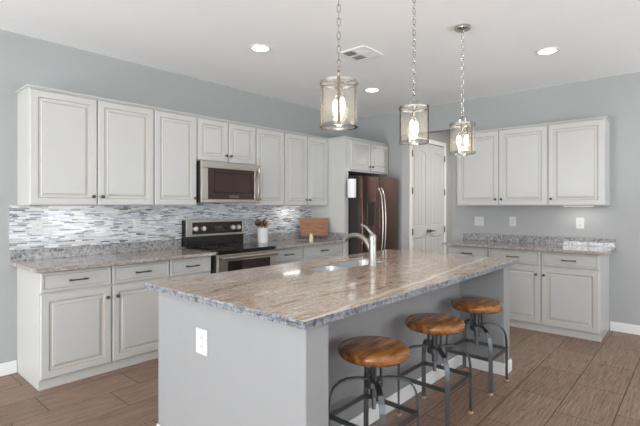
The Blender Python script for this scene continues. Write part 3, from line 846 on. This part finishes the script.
pts = [(hx + 0.022, MF - 0.029, MZ1 - 0.035), (hx + 0.010, MF - 0.050, MZ1 - 0.085), (hx - 0.004, MF - 0.066, MZ1 - 0.16), (hx - 0.010, MF - 0.070, 1.60), (hx - 0.006, MF - 0.066, 1.52), (hx - 0.002, MF - 0.050, 1.455), (hx + 0.002, MF - 0.029, 1.425)]
tube(bm, pts, 0, flat=(0.013, 0.006, (1, 0, 0))); finish('handle', bm, M['steel'], md, 0.003)

# ------------------------------------------------------------------ refrigerator
GX0, GX1, GF = 4.712, 5.606, 3.392
fg = thing('refrigerator', 'dark side-by-side refrigerator with curved handles and water dispenser', 'refrigerator', (5.16, 3.75, 0))
finish('body', bx(GX0, GX1, GF + 0.075, 4.10, 0.012, 1.775), M['fridgeside'], fg, 0.004)
finish('base_grille', bx(GX0 + .01, GX1 - .01, GF + 0.09, 4.08, 0.0005, 0.0118), M['black'], fg)
SEAM = 5.125
def fdoor(x0, x1):
    bm = bmesh.new(); m = 10
    cols = []
    for i in range(m + 1):
        tt = i / m; x = x0 + (x1 - x0) * tt; y = GF + 0.012 * (2 * tt - 1) ** 2
        cols.append([bm.verts.new(p) for p in ((x, y, 0.05), (x, y, 1.772), (x, GF + 0.068, 1.772), (x, GF + 0.068, 0.05))])
    for a, b in zip(cols, cols[1:]):
        for k in range(4): bm.faces.new((a[k], b[k], b[(k + 1) % 4], a[(k + 1) % 4]))
    bm.faces.new(cols[0]); bm.faces.new(cols[-1])
    return finish('door', bm, M['fridge'], fg, 0.004, smooth=True)
dl = fdoor(GX0, SEAM - 0.004); dr = fdoor(SEAM + 0.004, GX1)
def fhandle(x, par):
    bm = bmesh.new(); pts = []
    for i in range(11):
        tt = i / 10; z = 0.62 + 1.0 * tt; pts.append((x, GF - 0.012 - 0.055 * math.sin(PI * tt) ** 0.6, z))
    tube(bm, [(x, GF + 0.008, 0.62)] + pts[1:-1] + [(x, GF + 0.008, 1.62)], 0.009, 10)
    finish('handle', bm, M['steel'], par, smooth=True)
fhandle(SEAM - 0.035, dl); fhandle(SEAM + 0.035, dr)
bm = bmesh.new()
for a in ((4.795, 4.995, 1.405, 1.42), (4.795, 4.995, 1.10, 1.115), (4.795, 4.81, 1.115, 1.405), (4.98, 4.995, 1.115, 1.405)): box(bm, a[0], a[1], GF - 0.008, GF + 0.002, a[2], a[3])
ds = finish('dispenser', bm, M['black'], dl, 0.002)
bm = bmesh.new(); box(bm, 4.811, 4.979, GF - 0.004, GF + 0.0025, 1.116, 1.30); box(bm, 4.811, 4.979, GF - 0.006, GF + 0.0025, 1.301, 1.404)
finish('dispenser_panel', bm, M['blackglass'], dl, 0.001)
# paper towel roll on the refrigerator side
pt = thing('paper_towel_roll', 'white paper towel roll hung on the left side of the refrigerator', 'paper towels', (4.648, 3.53, 1.60))
bm = bmesh.new(); lathe(bm, [(0.02, 1.478), (0.054, 1.478), (0.058, 1.484), (0.058, 1.722), (0.054, 1.728), (0.02, 1.728)], 4.648, 3.53, 0, 28); finish('roll', bm, M['paper'], pt, smooth=True)
bm = bmesh.new(); box(bm, 4.638, 4.7115, 3.512, 3.548, 1.7285, 1.7365); box(bm, 4.7065, 4.7115, 3.505, 3.555, 1.69, 1.77); tube(bm, [(4.648, 3.53, 1.47), (4.648, 3.53, 1.75)], 0.012, 12)
finish('bracket', bm, M['black'], pt, 0.001)

# ------------------------------------------------------------------ things on the counters
kx, ky = 3.56, 4.08
cr = thing('utensil_crock', 'white ceramic crock of utensils on the counter right of the range', 'crock', (kx, ky, CT))
bm = bmesh.new(); lathe(bm, [(0.060, 0.0004), (0.064, 0.004), (0.067, 0.175), (0.069, 0.180), (0.065, 0.182), (0.062, 0.176), (0.058, 0.012)], kx, ky, CT, 32)
finish('jar', bm, M['ceramic'], cr, smooth=True)
def spoon(label, dx, dy, lx, ly, ln, mat, head, flatd, name='wooden_spoon'):
    b = Vector((kx + dx, ky + dy, CT + 0.014)); e = Vector((kx + lx, ky + ly, CT + ln))
    d = (e - b).normalized()
    bm = bmesh.new(); tube(bm, [b, b + (e - b) * 0.74], 0.006, 8)
    n = 7; pts = []; 
    s0 = b + (e - b) * 0.70
    side = d.cross(Vector(flatd)).normalized(); nd = d.cross(side)
    rings = []
    for i in range(n + 1):
        tt = i / n; c = s0 + (e - s0) * tt; r = head * (math.sin(PI * min(1, 0.12 + tt * 0.86)) ** 0.6)
        rings.append([bm.verts.new(c + side * r * math.cos(2 * PI * k / 12) + nd * 0.35 * r * math.sin(2 * PI * k / 12)) for k in range(12)])
    for a, q in zip(rings, rings[1:]):
        for k in range(12): bm.faces.new((a[k], a[(k + 1) % 12], q[(k + 1) % 12], q[k]))
    bm.faces.new(rings[0]); bm.faces.new(rings[-1])
    o = finish(name, bm, mat, None, smooth=True, loc=b)
    tag(o, label, 'utensil', 'utensils in the crock')
spoon('dark wooden spoon leaning left out of the white crock', 0.0, 0.018, -0.078, 0.018, 0.292, M['darkspoon'], 0.040, (0.6, 0.8, 0))
spoon('second dark spoon standing just right of the leftmost dark spoon', -0.012, -0.036, -0.022, -0.056, 0.290, M['darkspoon'], 0.030, (0.9, 0.4, 0))
spoon('tan wooden spoon standing in the middle of the white crock', 0.012, 0.036, 0.022, 0.05, 0.272, M['spoon'], 0.032, (0.5, 0.9, 0))
spoon('tan wooden spoon leaning right out of the white crock', -0.012, -0.012, 0.062, -0.012, 0.262, M['spoon'], 0.034, (0.2, 0.3, 1))

# wooden board on a small stand, set across the corner
bc = Vector((4.405, 3.99, 0)); rv = Vector((math.sin(math.radians(YAW)), -math.cos(math.radians(YAW)), 0)); fv = Vector((-math.cos(math.radians(YAW)), -math.sin(math.radians(YAW)), 0))
bd = thing('wooden_board', 'brown wooden board propped on a stand in the counter corner', 'board', (bc.x, bc.y, CT))
bm = bmesh.new()
def fb(bm, a0, a1, d0, d1, z0, z1, lean=0.0):
    vs = []
    for z in (z0, z1):
        for a, d in ((a0, d0), (a1, d0), (a1, d1), (a0, d1)):
            p = bc + rv * a + fv * (d - lean * (z - z0)); vs.append(bm.verts.new((p.x, p.y, z)))
    for q in ((3, 2, 1, 0), (4, 5, 6, 7), (0, 1, 5, 4), (1, 2, 6, 5), (2, 3, 7, 6), (3, 0, 4, 7)): bm.faces.new([vs[i] for i in q])
fb(bm, -0.188, 0.188, 0.0, 0.018, 0.957, 1.194, 0.12); finish('plank', bm, M['board'], bd, 0.003)
bm = bmesh.new()
for s in (-0.07, 0.07):
    fb(bm, s - 0.010, s + 0.010, -0.06, 0.045, 0.9146, 0.930); fb(bm, s - 0.010, s + 0.010, -0.004, 0.030, 0.930, 0.9565)
finish('stand', bm, M['darkspoon'], bd, 0.001)
bm = bmesh.new(); lathe(bm, [(0.024, 0.0004), (0.026, 0.004), (0.026, 0.062), (0.022, 0.070), (0.018, 0.098), (0.014, 0.106), (0.002, 0.108)], 4.0, 3.675, CT, 20)
tag(finish('shaker', bm, M['wax'], None, smooth=True, loc=(4.0, 3.675, CT)), 'small cream shaker standing in front of the wooden board', 'shaker')

# ------------------------------------------------------------------ stools
SH = 0.626
def make_stool(x, y, label):
    st = thing('bar_stool', label, 'stool', (x, y, 0), 'bar stools at the island')
    bm = bmesh.new()
    R = 0.191
    prof = [(0.02, SH - 0.062), (R - 0.035, SH - 0.062), (R - 0.014, SH - 0.055), (R - 0.003, SH - 0.042), (R, SH - 0.028), (R - 0.004, SH - 0.014), (R - 0.014, SH - 0.004), (R - 0.030, SH), (0.02, SH - 0.003)]
    lathe(bm, prof, x, y, 0, 56); finish('seat', bm, M['seat'], st, smooth=True)
    bm = bmesh.new(); lathe(bm, [(0.060, SH - 0.068), (0.060, SH - 0.0625)], x, y, 0, 20)
    for s in (-1, 1):
        for q in (-1, 1): box(bm, x + s * 0.029 - 0.007, x + s * 0.029 + 0.007, y + q * 0.029 - 0.007, y + q * 0.029 + 0.007, 0.415, SH - 0.068)
    finish('seat_bracket', bm, M['iron'], st, 0.001)
    bm = bmesh.new(); prof = []
    for i in range(46):
        prof.append((0.0125 if i % 2 else 0.0105, 0.285 + i * 0.006))
    lathe(bm, prof, x, y, 0, 12); finish('screw_post', bm, M['iron'], st)
    bm = bmesh.new(); lathe(bm, [(0.046, 0.405), (0.050, 0.410), (0.050, 0.438), (0.046, 0.443)], x, y, 0, 20); lathe(bm, [(0.020, 0.352), (0.020, 0.405)], x, y, 0, 14)
    finish('hub', bm, M['iron'], st, smooth=True)
    h = 0.170
    for sx in (-1, 1):
        for sy in (-1, 1):
            dx, dy = sx / math.sqrt(2), sy / math.sqrt(2)
            path = [(0.03, 0.447), (0.09, 0.452), (0.15, 0.447), (0.195, 0.431), (0.227, 0.402), (0.245, 0.365), (0.2525, 0.32), (0.2546, 0.27), (0.2546, 0.010)]
            bm = bmesh.new(); tube(bm, [(x + dx * r, y + dy * r, z) for r, z in [(q * 0.944, zz) for q, zz in path]], 0, flat=(0.0145, 0.004, (-dy, dx, 0)))
            lg = finish('leg', bm, M['iron'], st, 0.001)
            bm = bmesh.new(); lathe(bm, [(0.017, 0.0004), (0.019, 0.003), (0.019, 0.008), (0.012, 0.016)], x + sx * h, y + sy * h, 0, 14)
            finish('foot_glide', bm, M['copper'], lg, smooth=True)
    for ax in (0, 1):
        for s in (-1, 1):
            bm = bmesh.new()
            if ax == 0: tube(bm, [(x - h, y + s * h, 0.252), (x + h, y + s * h, 0.252)], 0, flat=(0.013, 0.004, (0, 0, 1)))
            else: tube(bm, [(x + s * h, y - h, 0.252), (x + s * h, y + h, 0.252)], 0, flat=(0.013, 0.004, (0, 0, 1)))
            finish('stretcher', bm, M['iron'], st, 0.001)
    return st
s0 = make_stool(1.93, 1.32, 'wood-seat iron bar stool nearest the camera, at the near end of the island')
dup(s0, (2.635, 1.32, 0), 'middle wood-seat iron bar stool at the island, between two others')
dup(s0, (3.338, 1.32, 0), 'farthest wood-seat iron bar stool, beside the far end wall of the island')

# ------------------------------------------------------------------ pendants
PZ0, PZ1, PR = 1.785, 2.012, 0.097
def make_pendant(x, y, label, rz):
    p = thing('pendant_light', label, 'pendant light', (x, y, PZ0), 'glass lantern pendants over the island')
    bm = bmesh.new(); lathe(bm, [(0.062, ZC - 0.0005), (0.064, ZC - 0.008), (0.060, ZC - 0.022), (0.020, ZC - 0.030), (0.012, ZC - 0.045)], x, y, 0, 32); finish('canopy', bm, M['chrome'], p, smooth=True)
    bm = bmesh.new(); zt, zb = ZC - 0.045, PZ1 + 0.085
    n = int(round((zt - zb) / 0.036)); st = (zt - zb) / n
    for i in range(n):
        zc = zb + (i + 0.5) * st; hl = st * 0.5 + 0.004; hw = 0.0095; pts = []
        for k in range(12):
            a = 2 * PI * k / 12; u = hw * math.cos(a); v_ = hl * math.sin(a)
            pts.append((x + u, y, zc + v_) if i % 2 else (x, y + u, zc + v_))
        tube(bm, pts, 0.0023, 6, 0, True)
    finish('chain', bm, M['chrome'], p, smooth=True)
    bm = bmesh.new(); pts = [(x - 0.032, y, PZ1 + 0.004), (x - 0.032, y, PZ1 + 0.045), (x - 0.022, y, PZ1 + 0.058), (x + 0.022, y, PZ1 + 0.058), (x + 0.032, y, PZ1 + 0.045), (x + 0.032, y, PZ1 + 0.004)]
    tube(bm, pts, 0, flat=(0.006, 0.002, (0, 1, 0)))
    ring = [(x + 0.013 * math.cos(2 * PI * k / 14), y, PZ1 + 0.073 + 0.013 * math.sin(2 * PI * k / 14)) for k in range(14)]
    tube(bm, ring, 0.0025, 6, 0, True); finish('bail', bm, M['chrome'], p, smooth=True)
    bm = bmesh.new(); ring_band(bm, PR + 0.003, PR - 0.004, PZ1 - 0.008, PZ1 + 0.006, x, y)
    for k in range(3):
        a = k * PI / 3; c, s = math.cos(a), math.sin(a)
        tube(bm, [(x - c * PR, y - s * PR, PZ1), (x + c * PR, y + s * PR, PZ1)], 0, flat=(0.006, 0.0015, (-s, c, 0)))
    finish('top_ring', bm, M['chrome'], p, smooth=True)
    bm = bmesh.new(); ring_band(bm, PR + 0.004, PR - 0.010, PZ0 - 0.006, PZ0 + 0.008, x, y); finish('bottom_ring', bm, M['chrome'], p, smooth=True)
    for k in range(3):
        a = 2 * PI * k / 3 ; c, s = math.cos(a), math.sin(a)
        bm = bmesh.new(); tube(bm, [(x + c * (PR + 0.005), y + s * (PR + 0.005), PZ0 - 0.008), (x + c * (PR + 0.005), y + s * (PR + 0.005), PZ1 + 0.008)], 0, flat=(0.0075, 0.0015, (-s, c, 0)))
        finish('strap', bm, M['strap'], p)
    bm = bmesh.new(); ring_band(bm, PR - 0.001, PR - 0.0035, PZ0 + 0.008, PZ1 - 0.008, x, y, 48); finish('glass_cylinder', bm, M['lantern_glass'], p, smooth=True)
    bm = bmesh.new(); tube(bm, [(x, y, PZ1 - 0.001), (x, y, PZ1 - 0.06)], 0.008, 10)
    for k in range(2):
        a = k * PI + 0.6; c, s = math.cos(a), math.sin(a)
        tube(bm, [(x, y, PZ1 - 0.058), (x + 0.03 * c, y + 0.03 * s, PZ1 - 0.062), (x + 0.03 * c, y + 0.03 * s, PZ1 - 0.085)], 0.007, 8)
    sk = finish('lamp_holder', bm, M['chrome'], p, smooth=True)
    for k in range(2):
        a = k * PI + 0.6; c, s = math.cos(a), math.sin(a)
        bm = bmesh.new(); lathe(bm, [(0.006, PZ1 - 0.085), (0.011, PZ1 - 0.095), (0.0155, PZ1 - 0.118), (0.013, PZ1 - 0.145), (0.006, PZ1 - 0.168), (0.001, PZ1 - 0.180)], x + 0.03 * c, y + 0.03 * s, 0, 14)
        finish('bulb', bm, M['bulb'], sk, smooth=True)
    l = bpy.data.lights.new('bulb_lamp', 'POINT'); l.energy = 3; l.color = (1, 0.87, 0.7); l.shadow_soft_size = 0.03
    lo = bpy.data.objects.new('bulb_lamp', l); COL.objects.link(lo); lo.parent = p; lo.location = (0, 0, 0.06)
    p.rotation_euler = (0, 0, rz)
    return p
R_ = math.radians
p0 = make_pendant(1.77, 1.43, 'glass lantern pendant nearest the camera, leftmost of the three', R_(219))
dup(p0, (2.56, 1.43, PZ0), 'glass lantern pendant hanging second in the row, between two others', R_(150))
dup(p0, (3.33, 1.43, PZ0), 'glass lantern pendant farthest away, its round canopy in view', R_(244))
